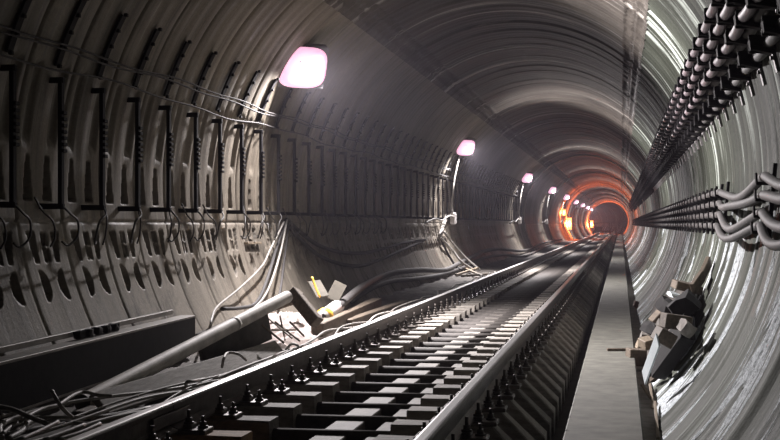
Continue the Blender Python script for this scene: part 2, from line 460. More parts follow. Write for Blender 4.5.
# ------------------------------------------------------------------ floors
def slab(name, x0, x1, z0, z1, y0, y1, mat, bev=0.0):
    b = MB(); b.box(((x0+x1)/2, (y0+y1)/2, (z0+z1)/2), (x1-x0, y1-y0, z1-z0), None, bev)
    o = b.build(name, mat); o['kind'] = 'structure'; return o
YEND = 200.0
slab('floor', -2.55, 1.10, -0.3, 0.335, -9, YEND, M['bed'])
slab('walkway', 1.315, 1.865, -0.3, 0.25, -9, YEND, M['walk'], 0.010)
slab('drain_trench', 1.0, 1.44, -0.4, -0.10, -9, YEND, M['bed'])
slab('gully_floor', 1.80, 2.2, -0.4, 0.10, -9, YEND, M['stone'])
slab('concrete_strip', -0.10, 0.09, 0.335, 0.452, -9, YEND, M['strip'], 0.006)
slab('concrete_strip', 0.22, 0.38, 0.335, 0.452, -9, YEND, M['strip'], 0.006)

def dirt():
    ys = np.arange(4, 110, 0.09); xs = np.linspace(-2.62, -1.02, 26)
    b = MB(); r = random.Random(3)
    from mathutils import noise as mn
    vs = []
    for y in ys:
        for x in xs:
            t = (x+2.62)/1.6
            z = 0.50-0.12*t+0.05*mn.noise(Vector((x*2.2, y*1.3, 0)))+0.035*mn.noise(Vector((x*9, y*7, 2)))
            if t > 0.93: z -= 0.15
            vs.append((x, y, z))
    m = len(xs)
    fs = [[i*m+j, i*m+j+1, (i+1)*m+j+1, (i+1)*m+j] for i in range(len(ys)-1) for j in range(m-1)]
    b.add(vs, fs, True); o = b.build('dirt_floor', M['dirt']); o['kind'] = 'structure'
dirt()

# ------------------------------------------------------------------ rails
def rail_profile(x):
    h = RT; L = [(-.066, 0), (.066, 0), (.066, .011), (.03, .024), (.009, .035), (.009, .112), (.034, .122), (.037, .150), (.030, .160),
                 (-.030, .160), (-.037, .150), (-.034, .122), (-.009, .112), (-.009, .035), (-.03, .024), (-.066, .011)]
    return [(x+a, h-.160+b) for a, b in L]
def rail(x, y0, y1, label):
    t = empty('running_rail', (x, y0, RT-.16), label, 'rail', 'running rails of the track')
    b = MB(); b.prism(rail_profile(x), y0, y1)
    o = b.build('rail_web_and_foot', M['rail'], t, (x, y0, RT-.16)); o.location = (0, 0, 0)
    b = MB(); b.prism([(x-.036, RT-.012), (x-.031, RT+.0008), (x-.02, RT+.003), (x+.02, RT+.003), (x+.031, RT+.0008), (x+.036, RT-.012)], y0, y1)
    o = b.build('rail_head', M['railtop_sheen'] if x < 0 else M['railtop'], t, (x, y0, RT-.16)); o.location = (0, 0, 0)
    return t
YJ = P(180, 403, z=RT).y
t = rail(RXL, 3.2, YJ, 'near length of the left running rail, below the rail joint at the lower left')
rail(RXL, YJ+0.012, YEND, 'long left running rail from the joint towards the far end, cables along its left side')
rail(RXR, 3.2, YEND, 'right running rail beside the walkway trench, bright worn head')
# fish plate at the joint
fp = MB(); fp.bar((RXL+.022, YJ-.3, RT-.085), (RXL+.022, YJ+.3, RT-.085), .02, .07, bev=.004)
fo = fp.build('joint_bar', M['rail'], t); fo.location = -Vector(t.location)

# ------------------------------------------------------------------ sleepers
SPC = 0.585
Y0S = 4.75
def bolt_mb(c, h=0.075):
    b = MB(); x, y, z = c
    b.cyl((x, y, z), (x, y, z+.012), .030, 10)
    b.cyl((x, y, z+.012), (x, y, z+.036), .020, 6)
    b.cyl((x, y, z+.036), (x, y, z+h*.8), .010, 8); return b
def sleeper_proto(detail):
    s = empty('sleeper', (0, 0, 0.335), 'sleeper', 'sleeper', 'sleepers under the track')
    off = Vector((0, 0, 0.335))
    def part(mb, name, mat, sup=None):
        o = mb.build(name, mat, sup or s); o.location = (0, 0, 0) if sup else -off; return o
    for a, c in ((-1.30, -0.37), (0.37, 1.30)):
        b = MB()
        q = 1 if c > 0 else -1; xs = [.37, .97, 1.21]; zt = [.535, .535, .30]; hw = [.115, .075, .125]
        vs = []
        for xx, zz, ww in zip(xs, zt, hw):
            vs += [(q*xx, -ww, zz-.012), (q*xx, -ww+.012, zz), (q*xx, ww-.012, zz), (q*xx, ww, zz-.012), (q*xx, ww, .12), (q*xx, -ww, .12)]
        fs = [[i*6+k, i*6+(k+1) % 6, (i+1)*6+(k+1) % 6, (i+1)*6+k] for i in range(2) for k in range(6)]+[list(range(6)), list(range(12, 18))]
        b.add(vs, fs); part(b, 'end_block', M['block'])
    b = MB(); b.tube([(-.38, 0, .425), (.38, 0, .425)], .055, 12, False)
    part(b, 'middle_bar', M['bar'])
    if detail >= 1:
        for x in (RXL, RXR):
            b = MB(); b.box((x, 0, .5475), (.40, .17, .025), None, .005)
            for q in (-1, 1): b.box((x+q*.085, 0, .572), (.05, .11, .03), None, .006)
            bp = part(b, 'base_plate', M['bolt'])
            if detail >= 2:
                for q in (-1, 1):
                    part(bolt_mb((x+q*.085, -.02, .586), .10), 'clip_bolt', M['bolt'], bp)
                    part(bolt_mb((x+q*.155, .02, .559), .085), 'screw_bolt', M['bolt'], bp)
    return s
protos = [sleeper_proto(2), sleeper_proto(1), sleeper_proto(0)]
used = [False]*3
n = 0; y = Y0S; vis = 0
sleepers = []
while y < 150 and n < 260:
    lv = 0 if y < 30 else (1 if y < 60 else 2)
    if used[lv]: o = copy_tree(protos[lv])
    else: o = protos[lv]; used[lv] = True
    o.location = (0, y, 0.335)
    if y < 5.3: lab = 'timber sleeper nearest the camera at the lower edge of the photo'
    elif n < 19: lab = 'timber sleeper with dark middle bar, %s from the lower edge of the photo' % ORD[n]
    elif y < 30: lab = 'timber sleeper in the middle stretch of track before the second lamp'
    elif y < 60: lab = 'small looking sleeper of the far track between second and third lamp'
    else: lab = 'tiny sleeper far down the track towards the orange glow'
    o['label'] = lab
    sleepers.append(o); n += 1; y += SPC
# one block by the left rail is stained orange
for o in sleepers:
    yy = P(243, 436, z=.53).y
    if abs(o.location.y-yy) < SPC*0.5:
        for ch in o.children:
            if ch.name.startswith('end_block') and min(v.co.x for v in ch.data.vertices) < -1:
                ch.data = ch.data.copy(); ch.data.materials[0] = M['block_orange']; ch['label'] = 'orange stained end block'

# ------------------------------------------------------------------ left wall: brackets with perforated bars
def left_bracket(detail):
    t = empty('cable_bracket', (-2.65, 0, 2.36), 'x', 'bracket', 'black cable brackets on the left wall')
    off = Vector(t.location)
    def part(mb, name, mat):
        o = mb.build(name, mat, t); o.location = -off; return o
    b = MB(); b.box((-2.655, 0, 2.36), (.035, .055, 1.04), None, .004)
    hb = part(b, 'hanger_bar', M['black'])
    b = MB()
    for i in range(7): b.box((-2.63, 0, 2.60-.05*i), (.03, .07, .028), None, .004)       # ribbed cable seat
    o = b.build('cable_seat', M['black'], hb); o.location = (0, 0, 0)
    for z in (2.86, 1.86):
        b = MB(); b.bar((-wallx(z)-.05, 0, z), (-2.63, 0, z), .045, .045, bev=.004)
        part(b, 'strut', M['black'])
    b = MB(); pts = []
    for i in range(9):
        z = 2.97+(3.50-2.97)*i/8; pts.append((-wallx(z, .03), z))
    for (x0, z0), (x1, z1) in zip(pts[:-1], pts[1:]): b.bar((x0, 0, z0), (x1, 0, z1), .085, .02, up=(1, 0, 0))
    for i in range(0, 9, 2):
        x, z = pts[i]; b.box((x+.02, .0, z), (.03, .04, .03), None, .004)
    part(b, 'perforated_strap', M['black'])
    if detail:
        b = MB()
        b.tube([(-2.64, 0, 1.86), (-2.60, .05, 1.80), (-2.60, .17, 1.74), (-2.62, .20, 1.62), (-2.66, .13, 1.55), (-2.68, .06, 1.58)], .009, 6)
        part(b, 'tie_wire', M['wire'])
        b = MB(); b.tube([(-2.74, -.30, 1.93), (-2.70, -.24, 1.82), (-2.66, -.14, 1.74), (-2.66, -.10, 1.62), (-2.69, -.12, 1.54)], .008, 6)
        part(b, 'tie_wire', M['wire'])
    return t
pr = [left_bracket(1), left_bracket(0)]; used = [False]*2
for k in range(-2, 64):
    y = PH+RING*k; lv = 0 if y < 24 else 1
    if y > 58 : break
    if used[lv]: o = copy_tree(pr[lv])
    else: o = pr[lv]; used[lv] = True
    o.location = (-2.65, y, 2.36)
    if k < 0: o['label'] = 'black cable bracket on the left wall just outside the left photo edge'
    elif k == 0: o['label'] = 'black cable bracket on the left wall nearest the left photo edge'
    elif k < 12: o['label'] = 'black perforated cable bracket on the left wall, %s from the left photo edge' % ORD[k]
    elif y < 35: o['label'] = 'black cable bracket in the dark stretch of left wall between the first two lamps'
    else: o['label'] = 'black cable bracket on the left wall beyond the second lamp'
    if lv == 0 and k > 0:
        for ch in o.children:
            if ch.name.startswith('tie_wire'):
                ch.scale = (1, random.choice((-1, 1, 1))*random.uniform(.6, 1.2), 1)

# wires along the left wall
def wall_wire(z, off, y0, y1, r, mat, label, sag=.02, ph=0.0, name='wall_wire', group='thin wires along the left wall'):
    pts = []; y = y0; i = 0
    while y <= y1:
        zz = z+sag*math.sin(y*1.1+ph)+.012*math.sin(y*2.7+ph*2)
        pts.append((-wallx(zz, off), y, zz)); y += RING/2; i += 1
    b = MB(); b.tube(pts, r, 6, True, 2)
    return tag(b.build(name, mat), label, 'wire', group)
wall_wire(3.13, .07, 5, 62, .009, M['cable_dark'], 'upper of the two close wires along the left wall', .012)
wall_wire(3.095, .07, 5, 62, .009, M['cable_dark'], 'lower of the two close wires along the left wall', .012, .5)
wall_wire(2.94, .07, 5, 62, .009, M['cable_dark'], 'single grey wire below the paired wires on the left wall', .02, 2)

# ------------------------------------------------------------------ right wall: cable racks
UP_TIERS = [(1.63, .17), (1.49, .19), (1.34, .19), (1.17, .15)]     # height above the camera, arm length
CZ = CAM.z
def upper_rack(detail):
    t = empty('cable_rack', (2.6, 0, CZ+1.4), 'x', 'cable rack', 'cable racks high on the right wall')
    off = Vector(t.location)
    def part(mb, name, mat):
        o = mb.build(name, mat, t); o.location = -off; return o
    b = MB(); zs = [CZ+1.02+.76*i/8 for i in range(9)]
    for z0, z1 in zip(zs[:-1], zs[1:]): b.bar((wallx(z0, .03), 0, z0), (wallx(z1, .03), 0, z1), .07, .025, up=(1, 0, 0))
    for z in zs[1::2]: b.box((wallx(z, .05), 0, z), (.02, .03, .03), None, .003)
    part(b, 'wall_strap', M['galv'])
    for h, ln in UP_TIERS:
        z = CZ+h; xw = wallx(z, .02)
        b = MB(); tip = Vector((xw-ln, 0, z+.015))
        b.bar((xw, 0, z-.02), tip, .13, .03, bev=.004)
        b.bar(tip+Vector((0, 0, -.02)), tip+Vector((-.008, 0, .05)), .13, .016, up=(1, 0, 0))
        arm = part(b, 'cable_arm', M['black'])
        for fr in (.75, .28):                                       # square clamp plates round each cable
            b = MB(); b.box((xw-ln*fr, .03, z+.045), (.105, .035, .125), None, .006)
            o = b.build('clamp_plate', M['black'], arm); o.location = (0, 0, 0)
    return t
def upper_rack_far():
    t = upper_rack(0)
    return t
pr = [upper_rack(1)]
mesh_far = None
k = 0; y = 6.55
first = True
while y < 118:
    if first: o = pr[0]; first = False
    elif y < 42: o = copy_tree(pr[0])
    else:
        if mesh_far is None:
            b = MB()
            off = -pr[0].children[0].location
            for ch in pr[0].children_recursive:
                b.add([v.co-off for v in ch.data.vertices], [list(p.vertices) for p in ch.data.polygons])
            me_o = b.build('cable_rack', M['black']); mesh_far = me_o; o = me_o
            tag(o, 'x', 'cable rack', 'cable racks high on the right wall')
        else: o = copy_tree(mesh_far)
    o.location = (2.6, y, CZ+1.4)
    kk = k-1
    if kk < 0: lab = 'black cable rack high on the right wall, cut by the right photo edge'
    elif kk < 12: lab = 'black stepped cable rack high on the right wall, %s from the upper right corner' % ORD[kk]
    elif y < 42: lab = 'black cable rack high on the right wall, in the dense dark middle of the row'
    else: lab = 'tiny cable rack at the far end of the upper row on the right wall'
    o['label'] = lab; k += 1; y += RING

def cable(pts, r, mat, label, cat='cable', group=None, name='cable', n=8, sub=4):
    b = MB(); b.tube(pts, r, n, True, sub); return tag(b.build(name, mat), label, cat, group)
# upper bundle: outer and inner cable on the three top tiers, one on the lowest
names_t = ['topmost', 'second', 'third', 'lowest']
for ti, (h, ln) in enumerate(UP_TIERS):
    for ci, fr in enumerate((.75, .28)):
        if ti == 3 and ci == 0: continue
        z = CZ+h+.045; x = wallx(CZ+h, .02)-ln*fr
        pts = []; y = 4.0
        while y < 120:
            u = (y-6.55)/RING; sg = -.02*math.sin(PI*(u-math.floor(u)))**2
            pts.append((x+.006*math.sin(y*1.7+ti+ci), y, z+sg+.004*math.sin(y*3+ci*2))); y += RING/4
        cable(pts, .040 if ci == 0 else .036, M['cable_mauve'] if ci == 0 else M['cable_grey'],
              'thick mauve cable on the %s tier of the upper right racks, %s side' % (names_t[ti], 'outer' if ci == 0 else 'wall') if ci == 0 else
              'thick grey cable on the %s tier of the upper right racks, wall side' % names_t[ti],
              group='cables in the upper right racks', n=10, sub=1)

# lower rack
LOW = [.335, .215, .095, -.02]
def lower_rack():
    t = empty('cable_hanger', (2.75, 0, CZ+.16), 'x', 'cable hanger', 'cable hangers low on the right wall')
    off = Vector(t.location)
    def part(mb, name, mat):
        o = mb.build(name, mat, t); o.location = -off; return o
    b = MB(); b.bar((wallx(CZ-.12, .04), 0, CZ-.12), (wallx(CZ+.44, .04), 0, CZ+.44), .06, .03, up=(1, 0, 0), bev=.004)
    part(b, 'wall_strap', M['black'])
    for h in LOW:
        z = CZ+h; xw = wallx(z, .04); b = MB()
        b.bar((xw, 0, z-.045), (xw-.13, 0, z-.04), .07, .022, bev=.003)
        b.bar((xw-.13, 0, z-.05), (xw-.135, 0, z+.035), .07, .014, up=(1, 0, 0))
        part(b, 'hook_arm', M['black'])
    return t
lp = lower_rack(); first = True; k = 0; far = None
ys = [5.9, 9.75]; y = 13.9
while y < 112: ys.append(y); y += RING
for k, y in enumerate(ys):
    if first: o = lp; first = False
    elif y < 40: o = copy_tree(lp)
    else:
        if far is None:
            b = MB()
            for ch in lp.children:
                b.add([v.co+ch.location for v in ch.data.vertices], [list(p.vertices) for p in ch.data.polygons])
            o = far = b.build('cable_hanger', M['black']); tag(o, 'x', 'cable hanger', 'cable hangers low on the right wall')
        else: o = copy_tree(far)
    o.location = (2.75, y, CZ+.16)
    if k == 0: lab = 'black cable hanger on the right wall just outside the right photo edge'
    elif k == 1: lab = 'black cable hanger holding the wavy grey cables near the right photo edge'
    elif k == 2: lab = 'tall black cable hanger where the wavy grey cables enter the hooked row'
    elif k < 12: lab = 'black cable hanger in the lower right row, %s beyond where the wavy cables end' % ORD[k-3]
    elif y < 40: lab = 'black cable hanger in the dense dark middle of the lower right row'
    else: lab = 'tiny cable hanger at the far end of the lower right row'
    o['label'] = lab
nm = ['top', 'second', 'third', 'lowest']
sagv = [.10, .07, .135, .10]
for i, h in enumerate(LOW):
    pts = []; y = 4.2
    sup = [2.0, 5.9, 9.75, 13.9]
    while y < 13.9:
        j = max(q for q in range(3) if sup[q] <= y)
        u = (y-sup[j])/(sup[j+1]-sup[j])
        z = CZ+h-sagv[i]*math.sin(PI*u)**1.0+.012*math.sin(y*2.1+i*2)
        pts.append((wallx(z, .04)-.075-.05*math.sin(PI*u)*(i % 2+.4), y, z)); y += .275
    while y < 112:
        z = CZ+h-.006*math.sin(y*4)
        pts.append((wallx(CZ+h, .04)-.075, y, z)); y += RING/2
    cable(pts, .036 if i < 3 else .033, M['cable_grey'], '%s wavy grey cable drooping along the lower right wall' % nm[i],
          group='wavy cables low on the right wall', n=10, sub=2)

# ------------------------------------------------------------------ lamps
LAMPS = [15.8, 33.2, 55.5, 76, 96, 117, 137, 157, 177]
LB = Vector((.88, -.08, -.47)).normalized()      # throw of the beam, turned down by the hood
LN = Vector((.50, -.78, -.38)).normalized()
LQ = LN.to_track_quat('Z', 'Y').to_matrix()
LP0 = Vector((-2.20, 0, 3.67))
POW = [620, 540, 400, 330, 300, 280, 280, 280, 280]
near = ['first and largest floodlight, glaring at the upper left', 'second floodlight along the left wall, with a white cable hanging from it',
        'third floodlight along the left wall', 'fourth floodlight along the left wall', 'fifth floodlight, just above the orange arc',
        'sixth floodlight along the left wall', 'seventh floodlight along the left wall', 'eighth floodlight far down the left wall', 'farthest tiny floodlight on the left wall']
for i, y in enumerate(LAMPS):
    p = LP0+Vector((0, y, 0)); sz = .66 if i == 0 else .52  # first lamp enlarged to stand in for its bloom
    t = empty('floodlight', p, near[i]+', lit pinkish white', 'floodlight', 'floodlights along the left wall')
    def part(mb, name, mat):
        o = mb.build(name, mat, t); o.location = -p; return o
    b = MB()
    back = p-LN*.10
    b.box(back, (sz*.98, sz*.84, .16), LQ, .02); part(b, 'housing', M['housing'])
    b = MB(); vs = []; ns, nr = 36, 6
    for q in range(nr+1):
        rr = math.sin(PI/2*q/nr); hh = .06*math.cos(PI/2*q/nr)
        for a in range(ns):
            ca, sa = math.cos(2*PI*a/ns), math.sin(2*PI*a/ns)
            l = Vector((abs(ca)**.6*math.copysign(1, ca)*rr*sz*.48, abs(sa)**.6*math.copysign(1, sa)*rr*sz*.40, hh-.02))
            vs.append(p+LQ @ l)
    b.add(vs, [[q*ns+a, q*ns+(a+1) % ns, (q+1)*ns+(a+1) % ns, (q+1)*ns+a] for q in range(nr) for a in range(ns)], True)
    part(b, 'lamp_glass', M['lamp'])
    wx = Vector((-wallx(3.78), y+.02, 3.78))
    b = MB(); b.bar(wx, back-LN*.06, .05, .03); b.box(wx+Vector((.04, 0, 0)), (.08, .22, .16), (0, math.radians(-36), 0), .008)
    part(b, 'mounting_arm', M['black'])
    ld = bpy.data.lights.new('floodlight_beam', 'SPOT'); ld.energy = POW[i]*11; ld.spot_size = D2R(172); ld.spot_blend = 1.0
    ld.shadow_soft_size = .05; ld.color = (1.0, .94, .95)
    lo = bpy.data.objects.new('floodlight_beam', ld); COL.objects.link(lo)
    lo.location = p+LN*.07; 
    lo.rotation_euler = LB.to_track_quat('-Z', 'Y').to_euler()
    ls = bpy.data.lights.new('wall_foot_fill', 'SPOT'); ls.energy = POW[i]*(2.4, 3.6, 3)[min(i, 2)]; ls.spot_size = D2R(126 if i == 0 else 108); ls.spot_blend = .8
    ls.shadow_soft_size = .05; ls.color = (1.0, .94, .95)
    lq = bpy.data.objects.new('wall_foot_fill', ls); COL.objects.link(lq)      # second spot added to brighten the wall foot below the lamp
    lq.location = p+LN*.07; lq.rotation_euler = Vector((-.05, -.38, -.92)).to_track_quat('-Z', 'Y').to_euler()
    if 0 < i < 5:
        zb = CZ+.14; q = Vector((-wallx(zb, .30), y+.0, zb))
        bx = empty('junction_box', q, 'pale junction box on the left wall under the %s floodlight' % ORD[i], 'junction box', 'junction boxes on the left wall')
        b = MB(); b.box(q, (.12, .26, .30), None, .012); o = b.build('box_body', M['boxw'], bx); o.location = -q
        b = MB(); b.box(q+Vector((.066, 0, 0)), (.014, .22, .26), None, .006); o = b.build('box_lid', M['boxw'], bx); o.location = -q
        cable([back-LN*.08, back+Vector((-.12, .0, -.22)), (-2.46, y-.12, 3.0), (-2.50, y-.28, 2.6), (-2.54, y-.22, 2.25), q+Vector((.0, -.05, .15))],
              .017, M['cable_pale'], 'white cable hanging from the %s floodlight to its junction box' % ORD[i], group='white lamp cables on the left wall', sub=8)
        cable([(-wallx(2.95, .05), y-1.9, 2.95), (-2.56, y-1.2, 2.86), (-2.55, y-.8, 2.6), (-2.56, y-.45, 2.2), q+Vector((.0, -.1, .15))],
              .015, M['cable_grey'], 'grey cable bending down to the junction box under the %s floodlight' % ORD[i], group='grey drop cables on the left wall', sub=8)

        cable([(-2.58, y-4.6, zb-.12), (-2.56, y-3.2, zb-.02), (-2.57, y-1.8, zb-.05), (-2.56, y-.7, zb+.06), q+Vector((.02, -.13, .05))],
              .022, M['cable_pale'], 'pale conduit lying along the bracket feet up to the junction box under the %s floodlight' % ORD[i], group='pale conduits on the left wall', sub=6)

# orange work lamps far down the tunnel; the nearest is added to light the arc
for (p, e, lab) in ((Vector((-2.60, 101.0, 2.6)), 1600, 'added orange lamp on the left wall before the orange arc, there to light it'),
                    (Vector((-2.62, 112.0, 1.75)), 5200, 'orange work lamp blazing low on the left wall just behind the orange arc'),
                    (Vector((-2.30, 184.0, 1.7)), 8000, 'farther orange work lamp at the end of the straight tunnel')):
    t = empty('work_lamp', p, lab, 'work lamp', 'orange work lamps')
    b = MB(); hl = .22 if p.y < 110 else .5
    b.tube([p+Vector((0, 0, -hl)), p+Vector((0, 0, hl))], .13 if p.y < 110 else .20, 12, False); o = b.build('lamp_tube', M['lamp_orange'], t); o.location = -p
    b = MB(); b.cyl(p+Vector((0, 0, hl)), p+Vector((0, 0, hl+.1)), .15, 12); b.bar(p+Vector((0, 0, hl+.05)), (-wallx(p.z+hl+.05)-.03, p.y, p.z+hl+.05), .04, .04)
    o = b.build('lamp_bracket', M['black'], t); o.location = -p
    ld = bpy.data.lights.new('work_lamp_glow', 'POINT'); ld.energy = e; ld.color = (1.0, .17, .045); ld.shadow_soft_size = .16
    lo = bpy.data.objects.new('work_lamp_glow', ld); COL.objects.link(lo); lo.location = p+Vector((-.02 if p.y < 110 or p.y > 150 else .0, -.36, 0))

# ------------------------------------------------------------------ left side: beam, pipe, planks, hoses
def thing_mesh(b, name, mat, label, cat, group=None): return tag(b.build(name, mat), label, cat, group)
# steel channel along the foot of the wall
a = Vector((-1.93, 6.2, .72)); c = Vector((-2.20, 11.6, .70))
t = empty('steel_channel', a, 'long dark steel channel lying along the foot of the left wall at the lower left', 'steel beam')
b = MB(); b.bar(a, c, .02, .34, bev=.003); o = b.build('channel_web', M['black'], t); o.location = -a
for dz, nme in ((.16, 'upper_flange'), (-.16, 'lower_flange')):
    b = MB(); b.bar(a+Vector((-.06, 0, dz)), c+Vector((-.06, 0, dz)), .14, .022, bev=.003); o = b.build(nme, M['steel_edge'], t); o.location = -a
b = MB(); b.bar(a+Vector((-.20, .2, .20)), c+Vector((-.12, -.3, .22)), .04, .04, bev=.004)
thing_mesh(b, 'steel_angle', M['steel_edge'], 'thin steel strip lying behind the long channel at the left wall', 'steel bar')
for i in range(5):
    q = a.lerp(c, .50+.035*i)+Vector((-.10, 0, .205))
    b = MB(); b.rock(q, (.07, .09, .06), i); thing_mesh(b, 'stone', M['dark_board'], '%s of five small dark lumps on the edge of the steel channel, from the left' % ORD[i], 'stone', 'dark lumps on the steel channel')
# pipe
a = P(82, 403, z=.50); c = P(287, 297, z=.98)
t = empty('pipe', a, 'long dusty grey pipe lying sloped, its raised end beside the leaning timber', 'pipe')
b = MB(); b.tube([a, c], .062, 18, False, caps=False); d = (c-a).normalized()
b.tube([c-d*.002, c-d*.5], .052, 18, False, caps=False); o = b.build('pipe_barrel', M['pipe'], t); o.location = -a
for f in (.66,):
    q = a.lerp(c, f); b = MB(); b.tube([q-d*.03, q+d*.03], .065, 18, False); o = b.build('pipe_collar', M['pipe'], t); o.location = -a
# timber leaning from the pipe's end, and posts under it
a = P(292, 292, y=13.4); c = P(317, 323, y=13.2); a.x += .0
b = MB(); b.bar(a, c, .13, .13, up=(0, 1, 0), bev=.008)
thing_mesh(b, 'timber', M['wood'], 'short brown timber leaning down from the raised end of the pipe', 'timber')
a = P(222, 350, z=.52); c = P(258, 326, z=.62)
b = MB(); b.bar(P(200, 352, z=.56), P(268, 322, z=.78), .05, .34, bev=.006)
thing_mesh(b, 'panel', M['steel'], 'dark brown panel standing under the pipe', 'panel')
b = MB(); b.bar(P(258, 311, y=13.6), P(303, 297, y=14.2), .05, .10, bev=.006)
thing_mesh(b, 'wooden_batten', M['wood'], 'brown batten behind the raised end of the pipe', 'timber')
# big plank on edge beside the cables
a = P(99, 405, z=.52); c = P(279, 349, z=.52); 
b = MB(); b.bar(a, c, .05, .18, up=(-.85, 0, 1), bev=.006)
thing_mesh(b, 'plank', M['plank'], 'long wide grey plank on edge between the pipe and the cables by the left rail', 'plank')
b = MB(); b.bar(P(80, 416, z=.45), P(97, 410, z=.46), .10, .06, bev=.006)
thing_mesh(b, 'wood_offcut', M['wood'], 'small wooden offcut at the near end of the grey plank', 'wood')
# two timbers farther on
b = MB(); b.bar(P(317, 330, z=.55), P(377, 303, z=.55), .14, .15, bev=.008)
thing_mesh(b, 'timber', M['wood'], 'squared timber with pale top beyond the rubble, left of the two', 'timber', 'squared timbers beside the left rail')
b = MB(); b.bar(P(347, 325, z=.48), P(404, 305, z=.48), .12, .14, bev=.008)
thing_mesh(b, 'timber', M['wood'], 'squared dark timber nearer the left rail, right of the two', 'timber', 'squared timbers beside the left rail')
# boards leaning at the wall
b = MB(); b.bar(P(314, 281, y=15.6), P(323, 297, y=15.4), .16, .02, up=(.5, -.8, .2), bev=.004)
thing_mesh(b, 'board', M['grimy_board'], 'small square board leaning near the yellow strip by the left wall', 'board')
b = MB(); b.bar(P(341, 283, y=16.2), P(332, 300, y=16.0), .17, .02, up=(.3, -.8, .4), bev=.004)
thing_mesh(b, 'board', M['grimy_board'], 'grimy board tilted beside the thick hose by the left wall', 'board')
b = MB(); b.tube([P(312, 277, y=15.3), P(316, 288, y=15.25), P(320, 297, y=15.2)], .014, 6)
thing_mesh(b, 'plastic_strip', M['yellow'], 'thin yellow strip standing against the small board', 'strip')
# rubble heap
def heap(name, cx, cy, z0, rx, ry, h, mat, label, seed, kind='stuff', fn=None):
    from mathutils import noise as mn
    b = MB(); n = 22; m = 40; vs = [(cx, cy, z0+h)]
    for i in range(1, n+1):
        for j in range(m):
            a = 2*PI*j/m; r = i/n
            x = cx+rx*r*math.cos(a); y = cy+ry*r*math.sin(a)
            z = z0+h*(1-r*r)+.09*h*(mn.noise(Vector((x*7, y*7, seed)))+mn.noise(Vector((x*17, y*17, seed)))*.7)*(1 if i < n else 0)*3
            if fn: z = fn(x, y, z, r)
            vs.append((x, y, z))
    fs = [[0, 1+j, 1+(j+1) % m] for j in range(m)]
    for i in range(n-1):
        for j in range(m):
            fs.append([1+i*m+j, 1+(i+1)*m+j, 1+(i+1)*m+(j+1) % m, 1+i*m+(j+1) % m])
    b.add(vs, fs, False); return tag(b.build(name, mat), label, 'rubble', None, kind)
q = P(300, 326, z=.55)
heap('plaster_rubble', q.x-.2, q.y-.1, .42, .62, 1.7, .26, M['rubble'], 'pale heap of crumbled plaster between pipe and left rail', 3)
r5 = random.Random(5)
sticks = [((268, 318), (292, 338)), ((275, 322), (300, 341)), ((262, 325), (284, 343)), ((280, 316), (285, 340)), ((290, 322), (304, 336)), ((272, 330), (296, 330))]
for i, (u, v) in enumerate(sticks):
    b = MB(); b.bar(P(*u, z=.74+.02*i), P(*v, z=.60), .014, .018, bev=.002)
    thing_mesh(b, 'lath', M['wood_pale'] if i % 2 else M['wood'], 'thin wooden lath on the plaster heap, %s from the left' % ORD[[1, 2, 0, 3, 5, 4][i]], 'lath', 'laths on the plaster heap')

# hoses hanging from the wall at the end of the lit stretch
def hose(px, r, mat, label, group=None, name='hose', sub=6): return cable(px, r, mat, label, 'hose', group, name, 10, sub)
hose([PW(285, 222, .06), PW(276, 250, .10), P(266, 283, y=14.6), P(256, 303, y=14.0), P(240, 308, y=13.2), P(222, 309, y=12.6)], .020, M['cable_dark'],
     'dark hose hanging from the left wall and bending left over the pipe', 'hoses hanging at the left wall')
hose([PW(287, 220, .08), PW(281, 250, .14), P(272, 280, y=14.7), P(262, 300, y=14.0), P(244, 316, y=13.4)], .013, M['cable_pale'],
     'pale hose hanging straight down from the left wall to the pipe', 'hoses hanging at the left wall')
hose([PW(284, 222, .10), PW(270, 250, .10), PW(262, 266, .10), PW(240, 288, .10), PW(218, 306, .08), P(212, 318, y=11.2), P(210, 331, y=10.9)], .012, M['cable_pale'],
     'thin pale pipe slanting down the lit left wall to the left', 'hoses hanging at the left wall')
hose([PW(289, 222, .05), PW(284, 262, .10), P(280, 292, y=14.9), P(276, 306, y=14.6)], .014, M['cable_dark'],
     'thin dark hose hanging at the edge of the shadow on the left wall', 'hoses hanging at the left wall')
b = MB(); b.bar(PW(246, 243, .03), PW(260, 243, .03), .03, .05, up=(1, 0, 0), bev=.004)
thing_mesh(b, 'wood_strip', M['wood_pale'], 'short orange-brown strip fixed on the lit left wall', 'strip')
for k, (dy, nme) in enumerate(((0, 'upper'), (7, 'lower'))):
    pts = [PW(286+k*3, 220+k*6, .06), PW(300, 232+dy, .07), PW(318, 245+dy*1.4, .08), PW(340, 252+dy*1.7, .09), PW(362, 253+dy*1.8, .08), PW(382, 249+dy*1.4, .07), PW(402, 243+dy, .06), PW(425, 240, .05)]
    cable(pts, .030, M['cable_dark'], '%s of the two dark cables sagging across the shaded left wall' % nme, group='sagging cables on the left wall', sub=8)
# thick hoses along the ground by the wall
path = [(322, 318, .62), (334, 310, .66), (347, 299, .74), (362, 287, .80), (380, 277, .80), (397, 272, .76), (420, 270, .70), (445, 270, .62), (458, 264, .64), (472, 257, .72), (485, 251, .76),
        (500, 249, .72), (520, 251, .62), (530, 249, .60), (540, 244, .62), (552, 241, .60), (562, 239, .58)]
hose([PC(u, v, z, .11) for u, v, z in path], .055, M['cable_grey'], 'thick grey hose arching along the left wall from the white joint', 'thick hoses along the left wall', sub=6)
path = [(352, 301, .50), (372, 288, .62), (392, 281, .62), (415, 279, .58), (440, 275, .54), (462, 268, .55), (475, 262, .62), (488, 257, .64), (505, 255, .60), (525, 256, .50), (545, 247, .52), (560, 242, .52)]
hose([PC(u, v, z, .09) for u, v, z in path], .045, M['cable_grey'], 'thinner grey hose running below the thick hose along the left wall', 'thick hoses along the left wall', sub=6)
a = P(322, 318, z=.62); c = P(338, 306, z=.68)
